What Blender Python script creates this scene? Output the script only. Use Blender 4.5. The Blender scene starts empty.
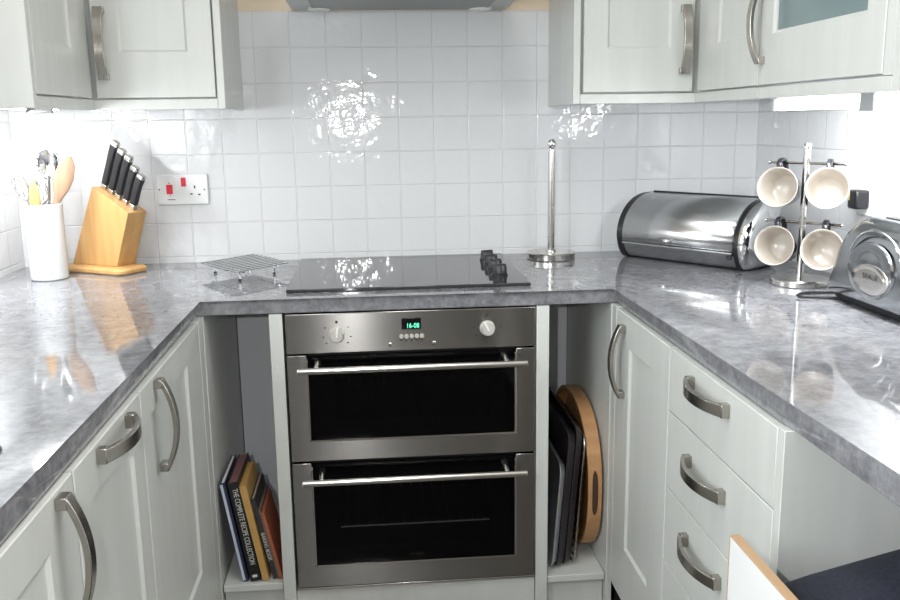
import bpy, bmesh, math, random
from mathutils import Vector, Matrix
random.seed(7)
S = bpy.context.scene
COL = S.collection
PI = math.pi

# ------------------------------------------------------------------ materials
def new_mat(name):
    m = bpy.data.materials.new(name); m.use_nodes = True
    nt = m.node_tree
    return m, nt, nt.nodes['Principled BSDF']

def P(name, col, rough=.5, metal=0., **kw):
    m, nt, b = new_mat(name)
    b.inputs['Base Color'].default_value = (*col, 1)
    b.inputs['Roughness'].default_value = rough
    b.inputs['Metallic'].default_value = metal
    for k, v in kw.items():
        b.inputs[k].default_value = v
    return m

def node(nt, t, **kw):
    n = nt.nodes.new(t)
    for k, v in kw.items(): setattr(n, k, v)
    return n

def noise_col(name, c0, c1, scale, rough, metal=0., stretch=(1, 1, 1), bump=0., detail=4, **kw):
    """Principled with a two-colour noise, object-space coordinates."""
    m, nt, b = new_mat(name)
    tc = node(nt, 'ShaderNodeTexCoord'); mp = node(nt, 'ShaderNodeMapping')
    mp.inputs['Scale'].default_value = stretch
    nt.links.new(tc.outputs['Object'], mp.inputs['Vector'])
    nz = node(nt, 'ShaderNodeTexNoise'); nz.inputs['Scale'].default_value = scale; nz.inputs['Detail'].default_value = detail
    nt.links.new(mp.outputs['Vector'], nz.inputs['Vector'])
    rp = node(nt, 'ShaderNodeValToRGB')
    rp.color_ramp.elements[0].position = .3; rp.color_ramp.elements[1].position = .7
    rp.color_ramp.elements[0].color = (*c0, 1); rp.color_ramp.elements[1].color = (*c1, 1)
    nt.links.new(nz.outputs['Fac'], rp.inputs['Fac']); nt.links.new(rp.outputs['Color'], b.inputs['Base Color'])
    b.inputs['Roughness'].default_value = rough; b.inputs['Metallic'].default_value = metal
    if bump:
        bp = node(nt, 'ShaderNodeBump'); bp.inputs['Strength'].default_value = bump; bp.inputs['Distance'].default_value = .002
        nt.links.new(nz.outputs['Fac'], bp.inputs['Height']); nt.links.new(bp.outputs['Normal'], b.inputs['Normal'])
    for k, v in kw.items(): b.inputs[k].default_value = v
    return m

def math_node(nt, op, a, b=None):
    n = node(nt, 'ShaderNodeMath', operation=op)
    for i, v in enumerate((a, b)):
        if v is None: continue
        if isinstance(v, (int, float)): n.inputs[i].default_value = v
        else: nt.links.new(v, n.inputs[i])
    return n.outputs[0]

def tile_mat(name, horiz, h0):
    """Hammered white glazed tiles up to z = 1.622, cream paint above."""
    m, nt, b = new_mat(name)
    g = node(nt, 'ShaderNodeNewGeometry'); sp = node(nt, 'ShaderNodeSeparateXYZ')
    nt.links.new(g.outputs['Position'], sp.inputs[0])
    h, z = sp.outputs[horiz], sp.outputs['Z']
    def edge(v, off, pitch):
        f = math_node(nt, 'FRACT', math_node(nt, 'DIVIDE', math_node(nt, 'SUBTRACT', v, off - 100*pitch), pitch))
        d = math_node(nt, 'MINIMUM', f, math_node(nt, 'SUBTRACT', 1.0, f))
        return math_node(nt, 'MULTIPLY', d, pitch)
    d = math_node(nt, 'MINIMUM', edge(h, h0, .1025), edge(z, 1.622, .0992))
    rp = node(nt, 'ShaderNodeMapRange', interpolation_type='SMOOTHSTEP')
    rp.inputs['From Min'].default_value = .0005; rp.inputs['From Max'].default_value = .0026
    nt.links.new(d, rp.inputs['Value'])
    face = rp.outputs[0]
    nz = node(nt, 'ShaderNodeTexNoise'); nz.inputs['Scale'].default_value = 24; nz.inputs['Detail'].default_value = 1.5
    nt.links.new(g.outputs['Position'], nz.inputs['Vector'])
    vo = node(nt, 'ShaderNodeTexNoise'); vo.inputs['Scale'].default_value = 95; vo.inputs['Detail'].default_value = 0
    nt.links.new(g.outputs['Position'], vo.inputs['Vector'])
    tile_h = math_node(nt, 'ADD', math_node(nt, 'MULTIPLY', nz.outputs['Fac'], 1.0), math_node(nt, 'MULTIPLY', vo.outputs['Fac'], .16))
    above = math_node(nt, 'GREATER_THAN', z, 1.622)
    hgt = math_node(nt, 'ADD', math_node(nt, 'MULTIPLY', tile_h, .9), math_node(nt, 'MULTIPLY', face, .6))
    hgt = math_node(nt, 'MULTIPLY', hgt, math_node(nt, 'SUBTRACT', 1.0, math_node(nt, 'MULTIPLY', above, .97)))
    bp = node(nt, 'ShaderNodeBump'); bp.inputs['Strength'].default_value = .8; bp.inputs['Distance'].default_value = .0026
    nt.links.new(hgt, bp.inputs['Height']); nt.links.new(bp.outputs['Normal'], b.inputs['Normal'])
    mx = node(nt, 'ShaderNodeMix', data_type='RGBA')
    mx.inputs[6].default_value = (.66, .668, .676, 1); mx.inputs[7].default_value = (.69, .70, .71, 1)
    nt.links.new(face, mx.inputs[0])
    m2 = node(nt, 'ShaderNodeMix', data_type='RGBA'); m2.inputs[7].default_value = (.72, .60, .45, 1)
    nt.links.new(above, m2.inputs[0]); nt.links.new(mx.outputs[2], m2.inputs[6])
    nt.links.new(m2.outputs[2], b.inputs['Base Color'])
    r = math_node(nt, 'ADD', math_node(nt, 'MULTIPLY', above, .5), .07)
    nt.links.new(r, b.inputs['Roughness'])
    return m

def steel(name, col, rough, tangent=(1, 0, 0), aniso=.75, smear=None):
    m, nt, b = new_mat(name)
    b.inputs['Metallic'].default_value = 1; b.inputs['Roughness'].default_value = rough
    tc = node(nt, 'ShaderNodeTexCoord'); mp = node(nt, 'ShaderNodeMapping')
    mp.inputs['Scale'].default_value = tuple(3 if t else 260 for t in tangent)
    nt.links.new(tc.outputs['Object'], mp.inputs['Vector'])
    nz = node(nt, 'ShaderNodeTexNoise'); nz.inputs['Scale'].default_value = 1.5; nz.inputs['Detail'].default_value = 3
    nt.links.new(mp.outputs['Vector'], nz.inputs['Vector'])
    rp = node(nt, 'ShaderNodeValToRGB')
    rp.color_ramp.elements[0].color = (*[c*.88 for c in col], 1); rp.color_ramp.elements[1].color = (*[c*1.1 for c in col], 1)
    nt.links.new(nz.outputs['Fac'], rp.inputs['Fac']); nt.links.new(rp.outputs['Color'], b.inputs['Base Color'])
    b.inputs['Anisotropic'].default_value = aniso
    tg = node(nt, 'ShaderNodeCombineXYZ')
    for i in range(3): tg.inputs[i].default_value = (smear or tangent)[i]
    nt.links.new(tg.outputs[0], b.inputs['Tangent'])
    return m

def emit(name, col, st):
    m, nt, b = new_mat(name)
    b.inputs['Base Color'].default_value = (*col, 1)
    b.inputs['Emission Color'].default_value = (*col, 1); b.inputs['Emission Strength'].default_value = st
    return m

def counter_mat():
    m, nt, b = new_mat('grey_marble_laminate')
    tc = node(nt, 'ShaderNodeTexCoord')
    n1 = node(nt, 'ShaderNodeTexNoise'); n1.inputs['Scale'].default_value = 11; n1.inputs['Detail'].default_value = 8; n1.inputs['Roughness'].default_value = .68; n1.inputs['Distortion'].default_value = 1.2
    n2 = node(nt, 'ShaderNodeTexNoise'); n2.inputs['Scale'].default_value = 60; n2.inputs['Detail'].default_value = 5; n2.inputs['Roughness'].default_value = .65
    for n in (n1, n2): nt.links.new(tc.outputs['Object'], n.inputs['Vector'])
    s = math_node(nt, 'ADD', math_node(nt, 'MULTIPLY', n1.outputs['Fac'], .5), math_node(nt, 'MULTIPLY', n2.outputs['Fac'], .5))
    rp = node(nt, 'ShaderNodeValToRGB')
    e = rp.color_ramp.elements
    e[0].position = .36; e[0].color = (.13, .132, .146, 1)
    e[1].position = .64; e[1].color = (.305, .308, .322, 1)
    k = e.new(.5); k.color = (.212, .215, .228, 1)
    nt.links.new(s, rp.inputs['Fac']); nt.links.new(rp.outputs['Color'], b.inputs['Base Color'])
    b.inputs['Roughness'].default_value = .05
    b.inputs['IOR'].default_value = 1.56
    return m

def alpha_glass(name, col, alpha, rough=.04, spec=None):
    m = P(name, col, rough); m.node_tree.nodes['Principled BSDF'].inputs['Alpha'].default_value = alpha
    if spec is not None: m.node_tree.nodes['Principled BSDF'].inputs['Specular IOR Level'].default_value = spec
    return m

M = dict(
    cab=noise_col('cabinet_white', (.565, .582, .555), (.61, .625, .60), 3, .33, stretch=(9, 9, .8), bump=.06),
    cab_in=P('cabinet_inside', (.74, .75, .78), .5),
    gap=P('shadow_gap', (.05, .05, .05), .8),
    counter=counter_mat(),
    nickel=P('brushed_nickel', (.44, .415, .38), .25, 1.),
    steel=steel('oven_steel', (.31, .302, .288), .27, (1, 0, 0), .98, (0, 0, 1)),
    steel_h=P('satin_steel', (.62, .60, .57), .2, 1.),
    chrome=P('chrome', (.80, .81, .82), .05, 1.),
    knob=P('satin_knob', (.62, .60, .55), .35, .4),
    toaster=P('toaster_chrome', (.40, .415, .43), .14, 1.),
    chrome_b=steel('polished_steel', (.56, .565, .57), .24, (0, 0, 1), .93, (.593, -.805, 0)),
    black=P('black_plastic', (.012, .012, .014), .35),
    gloss_black=P('black_gloss', (.006, .006, .007), .04),
    hob=P('black_ceramic', (.03, .032, .035), .05, IOR=1.7),
    oven_glass=alpha_glass('oven_glass', (.002, .002, .0025), .5, .03, .2),
    glass_print=P('glass_print', (.003, .003, .0035), .06, **{'Specular IOR Level': .2}),
    cavity=P('oven_cavity', (.016, .017, .018), .5),
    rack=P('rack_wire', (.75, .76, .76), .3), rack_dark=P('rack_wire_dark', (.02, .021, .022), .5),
    led=emit('green_led', (.12, .85, .5), 1.1),
    ink=P('dark_ink', (.03, .03, .03), .6),
    white_ink=P('pale_ink', (.62, .62, .58), .6),
    wood=noise_col('block_wood', (.47, .26, .09), (.60, .36, .14), 3, .38, stretch=(14, 14, 1.2)),
    wood2=noise_col('tray_wood', (.40, .20, .085), (.50, .28, .125), 4, .4, stretch=(3, 2, 10)),
    wood3=noise_col('spoon_wood', (.20, .115, .065), (.33, .21, .13), 4, .55, stretch=(12, 12, 1)),
    ply=noise_col('ply_edge', (.42, .27, .15), (.54, .36, .21), 6, .5, stretch=(1, 1, 30)),
    ceramic=P('white_ceramic', (.64, .66, .67), .12),
    cream=P('cream_glaze', (.50, .46, .405), .2),
    mug_black=P('black_glaze', (.03, .03, .036), .12),
    plastic=P('white_plastic', (.80, .81, .80), .3),
    red=P('red_switch', (.55, .01, .03), .25, **{'Emission Color': (.8, .02, .05, 1), 'Emission Strength': .15}),
    paint=P('wall_paint', (.12, .115, .105), .6),
    ceil=P('ceiling_paint', (.85, .85, .84), .7),
    floor=noise_col('floor_vinyl', (.10, .09, .08), (.14, .125, .11), 4, .4),
    navy=noise_col('navy_fabric', (.010, .012, .022), (.022, .025, .042), 160, .85, bump=.5),
    tube=emit('lit_tube', (1, 1, 1), 9.),
    hoodm=steel('hood_steel', (.42, .43, .42), .33, (1, 0, 0), .4),
    hoodf=P('hood_filter', (.22, .23, .22), .4, .8),
    lens=P('lamp_lens', (.75, .76, .74), .25),
    frost=alpha_glass('cabinet_glass', (.20, .27, .275), .86, .12),
    winglass=alpha_glass('window_glass', (.8, .9, 1.), .06, .02),
    tray_grey=P('pale_tin', (.55, .56, .58), .35, .7),
    tray_black=P('nonstick_black', (.028, .024, .028), .38),
    b_navy=P('book_navy', (.022, .025, .06), .45), b_black=P('book_black', (.01, .01, .012), .4),
    b_tan=noise_col('book_tan', (.46, .27, .08), (.55, .33, .11), 20, .5), b_grey=P('book_charcoal', (.035, .035, .04), .45),
    b_olive=P('book_olive', (.17, .12, .085), .5), b_red=P('book_terracotta', (.40, .12, .06), .5),
    b_wine=P('book_mauve', (.19, .09, .09), .5),
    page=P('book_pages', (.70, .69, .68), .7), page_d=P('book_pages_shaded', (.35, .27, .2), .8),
    card=P('label_yellow', (.7, .65, .25), .5),
)
TILE_B = tile_mat('tiles_back', 'X', .0015)
TILE_S = tile_mat('tiles_side', 'Y', -.003)

# ------------------------------------------------------------------ mesh helpers
ORG = {}
class MB:
    def __init__(s): s.bm = bmesh.new()
    def box(s, x0, x1, y0, y1, z0, z1, mat=None):
        vs = [s.bm.verts.new(v) for v in ((x0,y0,z0),(x1,y0,z0),(x1,y1,z0),(x0,y1,z0),(x0,y0,z1),(x1,y0,z1),(x1,y1,z1),(x0,y1,z1))]
        for f in ((0,3,2,1),(4,5,6,7),(0,1,5,4),(1,2,6,5),(2,3,7,6),(3,0,4,7)): s.bm.faces.new([vs[i] for i in f])
        return s
    def obox(s, c, ax, half):
        """box with axes ax (three vectors) and half sizes"""
        c = Vector(c); vs = []
        for k in (-1, 1):
            for i, j in ((-1,-1),(1,-1),(1,1),(-1,1)):
                vs.append(s.bm.verts.new(c + ax[0]*half[0]*i + ax[1]*half[1]*j + ax[2]*half[2]*k))
        for f in ((0,3,2,1),(4,5,6,7),(0,1,5,4),(1,2,6,5),(2,3,7,6),(3,0,4,7)): s.bm.faces.new([vs[i] for i in f])
        return s
    def rings(s, rings, cap0=True, cap1=True, closed=True):
        R = [[s.bm.verts.new(p) for p in r] for r in rings]
        n = len(R[0])
        for a, b in zip(R, R[1:]):
            for i in range(n if closed else n-1):
                j = (i+1) % n
                try: s.bm.faces.new((a[i], a[j], b[j], b[i]))
                except ValueError: pass
        if cap0: s.bm.faces.new(list(reversed(R[0])))
        if cap1: s.bm.faces.new(R[-1])
        return s
    def lathe(s, prof, c=(0,0,0), seg=40, axis=(0,0,1)):
        """prof: list of (r, h); r=0 ends allowed"""
        q = Vector((0,0,1)).rotation_difference(Vector(axis)); c = Vector(c)
        R = []
        for r, h in prof:
            r = max(r, 1e-5)
            R.append([c + q @ Vector((r*math.cos(2*PI*i/seg), r*math.sin(2*PI*i/seg), h)) for i in range(seg)])
        return s.rings(R)
    def cyl(s, p0, p1, r0, r1=None, seg=24):
        p0, p1 = Vector(p0), Vector(p1); d = p1 - p0
        return s.lathe([(r0, 0), (r0 if r1 is None else r1, d.length)], p0, seg, d.normalized())
    def tube(s, pts, r, seg=10, closed=False):
        pts = [Vector(p) for p in pts]; n = len(pts)
        rr = r if isinstance(r, (list, tuple)) else [r]*n
        t0 = (pts[1]-pts[0]).normalized()
        up = Vector((0,0,1)) if abs(t0.z) < .9 else Vector((1,0,0))
        u = t0.cross(up).normalized(); R = []; pt = t0
        for i, p in enumerate(pts):
            if closed: t = (pts[(i+1) % n]-pts[i-1]).normalized()
            else: t = (pts[min(i+1, n-1)]-pts[max(i-1, 0)]).normalized()
            u = pt.rotation_difference(t) @ u; pt = t
            v = t.cross(u)
            R.append([p + (u*math.cos(2*PI*k/seg) + v*math.sin(2*PI*k/seg))*rr[i] for k in range(seg)])
        if closed: R.append(R[0]); return s.rings(R, False, False)
        return s.rings(R)
    def prism(s, poly, f0, f1):
        """poly: list of 2-D points; f0/f1 map (a,b) to 3-D for both ends"""
        return s.rings([[f0(*p) for p in poly], [f1(*p) for p in poly]])
    def sphere(s, c, r, sc=(1,1,1), seg=20):
        bmesh.ops.create_uvsphere(s.bm, u_segments=seg, v_segments=seg//2, radius=r, matrix=Matrix.Translation(c) @ Matrix.Diagonal((*sc, 1)))
        return s
    def build(s, name, mat, parent=None, bevel=0., seg=2, smooth=True, local=False, angle=.6, subsurf=0):
        bm = s.bm
        bmesh.ops.remove_doubles(bm, verts=bm.verts, dist=2e-5)
        bmesh.ops.recalc_face_normals(bm, faces=bm.faces)
        if parent is not None and not local:
            o0 = ORG.get(parent.name, Vector((0,0,0)))
            bmesh.ops.translate(bm, verts=bm.verts, vec=-o0)
        me = bpy.data.meshes.new(name); bm.to_mesh(me); bm.free()
        o = bpy.data.objects.new(name, me); COL.objects.link(o)
        if mat is not None: me.materials.append(mat)
        if parent is not None:
            o.parent = parent; ORG[o.name] = ORG.get(parent.name, Vector((0,0,0)))
        if bevel:
            b = o.modifiers.new('bevel', 'BEVEL'); b.width = bevel; b.segments = seg; b.limit_method = 'ANGLE'; b.angle_limit = math.radians(35)
            b.harden_normals = False
        if subsurf:
            b = o.modifiers.new('sub', 'SUBSURF'); b.levels = subsurf; b.render_levels = subsurf
        if smooth:
            me.polygons.foreach_set('use_smooth', [True]*len(me.polygons))
            try: me.set_sharp_from_angle(angle=angle)
            except Exception: pass
        return o

def box(name, mat, parent, x0, x1, y0, y1, z0, z1, bevel=.0015, **kw):
    return MB().box(min(x0,x1), max(x0,x1), min(y0,y1), max(y0,y1), min(z0,z1), max(z0,z1)).build(name, mat, parent, bevel=bevel, **kw)

def tag(o, label, cat, group=None, kind='thing'):
    o['label'] = label; o['category'] = cat; o['kind'] = kind
    if group: o['group'] = group
    return o

def thing(name, label, cat, loc=(0,0,0), group=None, mat3=None):
    o = bpy.data.objects.new(name, None); COL.objects.link(o)
    o.location = loc; o.empty_display_size = .05
    if mat3 is not None: o.rotation_euler = mat3.to_euler()
    ORG[o.name] = Vector(loc)
    return tag(o, label, cat, group)

def struct(name, o):
    o['kind'] = 'structure'; return o

def dup(root):
    r = root.copy(); COL.objects.link(r); ORG[r.name] = ORG.get(root.name, Vector((0,0,0)))
    for ch in list(root.children):
        c = ch.copy(); COL.objects.link(c); c.parent = r
        for g in ch.children:
            d = g.copy(); COL.objects.link(d); d.parent = c
    return r

def text(name, s, size, c, right, up, mat, parent, depth=.0003, align='CENTER', squeeze=1.):
    """flat lettering centred on c, reading along right, top towards up"""
    cu = bpy.data.curves.new(name, 'FONT'); cu.body = s; cu.size = size; cu.align_x = align; cu.align_y = 'CENTER'; cu.extrude = depth
    tmp = bpy.data.objects.new(name + '_source', cu); COL.objects.link(tmp)
    dg = bpy.context.evaluated_depsgraph_get()
    me = bpy.data.meshes.new_from_object(tmp.evaluated_get(dg))
    bpy.data.objects.remove(tmp); bpy.data.curves.remove(cu)
    right = Vector(right).normalized(); up = Vector(up).normalized(); n = right.cross(up)
    c = Vector(c) - ORG.get(parent.name, Vector((0,0,0)))
    mw = Matrix((right*squeeze, up, n)).transposed().to_4x4(); mw.translation = c
    me.transform(mw); me.materials.clear(); me.materials.append(mat)
    o = bpy.data.objects.new(name, me); COL.objects.link(o); o.parent = parent
    ORG[o.name] = ORG.get(parent.name, Vector((0,0,0)))
    return o

def rrect(cx, cy, hx, hy, r, k=6):
    pts = []
    for sx, sy, a0 in ((1,1,0),(-1,1,PI/2),(-1,-1,PI),(1,-1,3*PI/2)):
        for i in range(k+1):
            a = a0 + i*PI/2/k
            pts.append((cx + sx*(hx-r) + r*math.cos(a), cy + sy*(hy-r) + r*math.sin(a)))
    return pts

X, Y, Z = Vector((1,0,0)), Vector((0,1,0)), Vector((0,0,1))

def handle(parent, c, a, n, L=.17, w=.021, rise=.033):
    """bowed flat bar handle: centre c on the face, running along a, standing out along n"""
    c, a, n = Vector(c), Vector(a), Vector(n); b = a.cross(n).normalized()
    mb = MB(); t = .0042; K = 20; R = []
    for i in range(K+1):
        s = -1 + 2*i/K
        o = .011 + (rise-.011)*(1 - abs(s)**2.1)
        ds = -2.1*(rise-.011)*abs(s)**1.1*(1 if s > 0 else -1)/(L/2)
        tn = (a + n*ds).normalized(); nn = (n - a*ds).normalized()
        p = c + a*(s*L/2) + n*o
        R.append([p + b*w/2 - nn*t, p + b*w/2 + nn*t, p - b*w/2 + nn*t, p - b*w/2 - nn*t])
    mb.rings(R)
    for s in (-1, 1):
        mb.obox(c + a*(s*(L/2-.006)) + n*.0075, (a, b, n), (.008, w/2+.0012, .0075))
    return mb.build('handle', M['nickel'], parent, bevel=.0012)

def shaker(parent, axis, plane, out, u0, u1, z0, z1, t=.02, stile=.075, top=.065, bot=.15, s0=None, s1=None, name='door', rec=.0055, mat=None, pane=None):
    """framed door; axis 'x' = face plane at x=plane with u along y, 'y' = face at y=plane with u along x. out = +-1 outward direction"""
    s0 = s0 or stile; s1 = s1 or stile
    def pt(u, z, d):
        v = plane - out*d
        return Vector((v, u, z)) if axis == 'x' else Vector((u, v, z))
    mb = MB()
    def ring(a0, a1, b0, b1, d): return [pt(a0,b0,d), pt(a1,b0,d), pt(a1,b1,d), pt(a0,b1,d)]
    e = .003
    rs = [ring(u0,u1,z0,z1,t), ring(u0,u1,z0,z1,.0015), ring(u0+.0015,u1-.0015,z0+.0015,z1-.0015,0),
          ring(u0+s0,u1-s1,z0+bot,z1-top,0), ring(u0+s0+e*2,u1-s1-e*2,z0+bot+e*2,z1-top-e*2,rec)]
    if pane: 
        rs.append(ring(u0+s0+e*2,u1-s1-e*2,z0+bot+e*2,z1-top-e*2,t)); rs.append(rs[0])
        mb.rings(rs, False, False)
    else: mb.rings(rs)
    o = mb.build(name, mat or M['cab'], parent, angle=.3)
    if pane:
        p0, p1 = pt(u0+s0+.004, z0+bot+.004, .009), pt(u1-s1-.004, z1-top-.004, .013)
        box('glass_pane', pane, o, p0.x, p1.x, p0.y, p1.y, p0.z, p1.z, bevel=0)
    return o

# ------------------------------------------------------------------ room shell
WL, WR, WB, WF, CZ = -1.098, 1.093, 0., -4.2, 2.4
struct('wall_back', box('wall_back', TILE_B, None, WL-.1, WR+.1, 0, .1, 0, CZ, bevel=0))
mb = MB()
wy0, wy1, wz0, wz1 = -2.95, -1.75, 1.08, 2.12
for y0, y1, z0, z1 in ((WF, wy0, 0, CZ), (wy1, 0, 0, CZ), (wy0, wy1, 0, wz0), (wy0, wy1, wz1, CZ)): mb.box(WL-.1, WL, y0, y1, z0, z1)
struct('wall_left', mb.build('wall_left', TILE_S, None, smooth=False))
struct('wall_right', box('wall_right', TILE_S, None, WR, WR+.1, WF, 0, 0, CZ, bevel=0))
struct('wall_rear', box('wall_rear', M['paint'], None, WL-.1, WR+.1, WF-.1, WF, 0, CZ, bevel=0))
struct('floor', box('floor', M['floor'], None, WL-.1, WR+.1, WF-.1, .1, -.08, 0, bevel=0))
struct('ceiling', box('ceiling', M['ceil'], None, WL-.1, WR+.1, WF-.1, .1, CZ, CZ+.08, bevel=0))
# window in the left wall
wf = MB()
for y0, y1, z0, z1 in ((wy0, wy1, wz0, wz0+.05), (wy0, wy1, wz1-.05, wz1), (wy0, wy0+.05, wz0+.05, wz1-.05), (wy1-.05, wy1, wz0+.05, wz1-.05), ((wy0+wy1)/2-.03, (wy0+wy1)/2+.03, wz0+.05, wz1-.05)):
    wf.box(WL-.08, WL-.02, y0, y1, z0, z1)
w1 = struct('window_1', wf.build('window_1', M['plastic'], None, bevel=.003))
box('window_pane', M['winglass'], w1, WL-.055, WL-.05, wy0+.05, wy1-.05, wz0+.05, wz1-.05, bevel=0)
box('window_sill', M['plastic'], w1, WL-.02, WL+.0, wy0, wy1, wz0, wz0+.02, bevel=.003)

# ------------------------------------------------------------------ worktop
XL, XR, D, ZT, ZU = -.488, .498, .603, .91, .873
YE = -2.45
outer = [(WL+.001, YE), (XL, YE), (XL-.012, -D), (XR, -D), (XR, YE), (WR-.001, YE), (WR-.001, -.001), (WL+.001, -.001)]
mb = MB(); mb.prism(outer, lambda a, b: Vector((a, b, ZU)), lambda a, b: Vector((a, b, ZT)))
bm = mb.bm; bm.verts.ensure_lookup_table()
fr = [e for e in bm.edges if abs(e.verts[0].co.z-e.verts[1].co.z) < 1e-6 and all(XL-.02 < v.co.x < XR+.01 for v in e.verts) and e.verts[0].co.z > .88]
fr2 = [e for e in bm.edges if abs(e.verts[0].co.z-e.verts[1].co.z) < 1e-6 and all(XL-.02 < v.co.x < XR+.01 for v in e.verts) and e.verts[0].co.z < .88]
bmesh.ops.bevel(bm, geom=fr, offset=.012, segments=5, affect='EDGES', profile=.5)
fr2 = [e for e in bm.edges if e.is_valid and all(abs(v.co.z-ZU) < 1e-6 and XL-.02 < v.co.x < XR+.01 for v in e.verts)]
bmesh.ops.bevel(bm, geom=fr2, offset=.004, segments=3, affect='EDGES', profile=.5)
wt = mb.build('worktop', M['counter'], None, angle=.8)
tag(wt, 'glossy grey marbled worktop wrapping round three sides of the kitchen', 'worktop')

# ------------------------------------------------------------------ base units, left run
FL, FR = -.487, .487         # door faces
ZD0, ZD1 = .162, .870
def carcass(parent, x0, x1, y0, y1, z0=.16, z1=.869):
    return box('carcass', M['cab_in'], parent, x0, x1, y0, y1, z0, z1, bevel=.001)

t = thing('base_cabinet', 'white framed corner base cupboard at left with tall bow handle beside the cookbooks', 'cabinet', (-.8, -.9, .15))
carcass(t, WL+.002, FL-.021, -.602, -1.19)
box('corner_post', M['cab'], t, FL-.02, FL, -.603, -.655, ZD0, .872)
d = shaker(t, 'x', FL, 1, -1.188, -.658, ZD0, ZD1, s0=.06, s1=.145, bot=.17, top=.06)
handle(d, (FL, -1.085, .776), Z, X)
t = thing('dishwasher', 'white framed built-in appliance front with horizontal bow handle at left', 'dishwasher', (-.8, -1.37, .15))
carcass(t, WL+.002, FL-.021, -1.194, -1.538)
d = shaker(t, 'x', FL, 1, -1.536, -1.194, ZD0, ZD1, stile=.06, top=.068, bot=.12)
handle(d, (FL, -1.358, .852), -Y, X, L=.165)
t = thing('base_cabinet', 'white base cupboard nearest the camera at left with vertical bow handle', 'cabinet', (-.8, -1.85, .15))
carcass(t, WL+.002, FL-.021, -1.544, -2.2)
d = shaker(t, 'x', FL, 1, -2.198, -1.542, ZD0, ZD1, stile=.10, top=.064, bot=.12)
handle(d, (FL, -1.602, .777), Z, X)

# ------------------------------------------------------------------ base units, right run
t = thing('base_cabinet', 'white corner base cupboard at right with tall bow handle beside the trays', 'cabinet', (.8, -.8, .15))
carcass(t, FR+.021, WR-.002, -.602, -1.026)
box('corner_post', M['cab'], t, FR, FR+.02, -.603, -.64, ZD0, .872)
d = shaker(t, 'x', FR, -1, -1.024, -.643, ZD0, ZD1, s0=.10, s1=.105, bot=.14, top=.075)
handle(d, (FR, -.712, .757), Z, -X)
t = thing('drawer_unit', 'white stack of drawers with horizontal bow handles at right', 'drawers', (.8, -1.27, .15))
carcass(t, FR+.021, WR-.002, -1.03, -1.4955)
box('end_panel', M['cab'], t, FR+.0002, WR-.002, -1.496, -1.5185, .002, .8725, bevel=.001)
for z0, z1, zh in ((.745, ZD1, .838), (.586, .742, .687), (.424, .583, .530), (ZD0, .421, .36)):
    dr = box('drawer', M['cab'], t, FR, FR+.02, -1.029, -1.4952, z0, z1, bevel=.0012)
    handle(dr, (FR, -1.238, zh), Y, -X, L=.172)

# plinths
for i, (x0, x1, y0, y1) in enumerate(((FL-.075, FL-.06, -.6, -2.2), (FR+.06, FR+.075, -.6, -1.498))):
    struct('t', box('trim_%d' % (i+1), M['cab'], None, x0, x1, y0, y1, .001, .158))

# ------------------------------------------------------------------ back run: open niches and oven housing
def niche(label, x0, x1, zs, rail_left):
    t = thing('open_shelf_unit', label, 'shelf unit', ((x0+x1)/2, -.3, 0))
    box('back_panel', M['cab_in'], t, x0, x1, -.115, -.10, zs+.001, .872)
    box('shelf', M['cab'], t, x0+.0005, x1-.0005, -.592, -.116, zs-.018, zs)
    box('plinth', M['cab'], t, x0+.0005, x1-.0005, -.575, -.56, .002, zs-.02)
    box('rail', M['cab_in'], t, x0+.0005, x1-.0005, -.32, -.30, .825, .872)
    return t
NL0, NL1, NR0, NR1 = -.484, -.3365, .3335, .484
nl = niche('narrow open niche holding cookbooks left of the oven', NL0, NL1, .182, True)
box('side_panel', M['cab'], nl, NL0-.002, NL0-.018, -.601, -.002, .002, .872)
nr = niche('narrow open niche holding baking trays right of the oven', NR0, NR1, .158, False)
box('side_panel', M['cab'], nr, NR1+.001, NR1+.0165, -.601, -.002, .002, .872)
t = thing('oven_housing', 'white housing panels around the built-in double oven', 'cabinet', (0, -.3, 0))
box('side_panel', M['cab'], t, -.3355, -.3045, -.6, -.002, .002, .872)
box('side_panel', M['cab'], t, .3015, .3325, -.6, -.002, .002, .872)
box('plinth', M['cab'], t, -.3035, .3005, -.592, -.574, .002, .158)
box('base_panel', M['cab'], t, -.3035, .3005, -.574, -.01, .142, .158)

# ------------------------------------------------------------------ oven
OF = -.602
ov = thing('double_oven', 'stainless steel built-in double oven with two glass doors and green clock', 'oven', (0, -.4, .16))
x0, x1 = -.2985, .2985
# body with two open cavities
mb = MB()
mb.box(-.285, -.262, -.565, -.05, .165, .86); mb.box(.262, .285, -.565, -.05, .165, .86)
mb.box(-.262, .262, -.07, -.05, .165, .86)
for z0, z1 in ((.165, .2), (.485, .53), (.76, .86)): mb.box(-.262, .262, -.565, -.07, z0, z1)
mb.build('body', M['cavity'], ov)
f = box('control_panel', M['steel'], ov, x0, x1, OF, -.567, .7735, .8705, bevel=.002)
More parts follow.
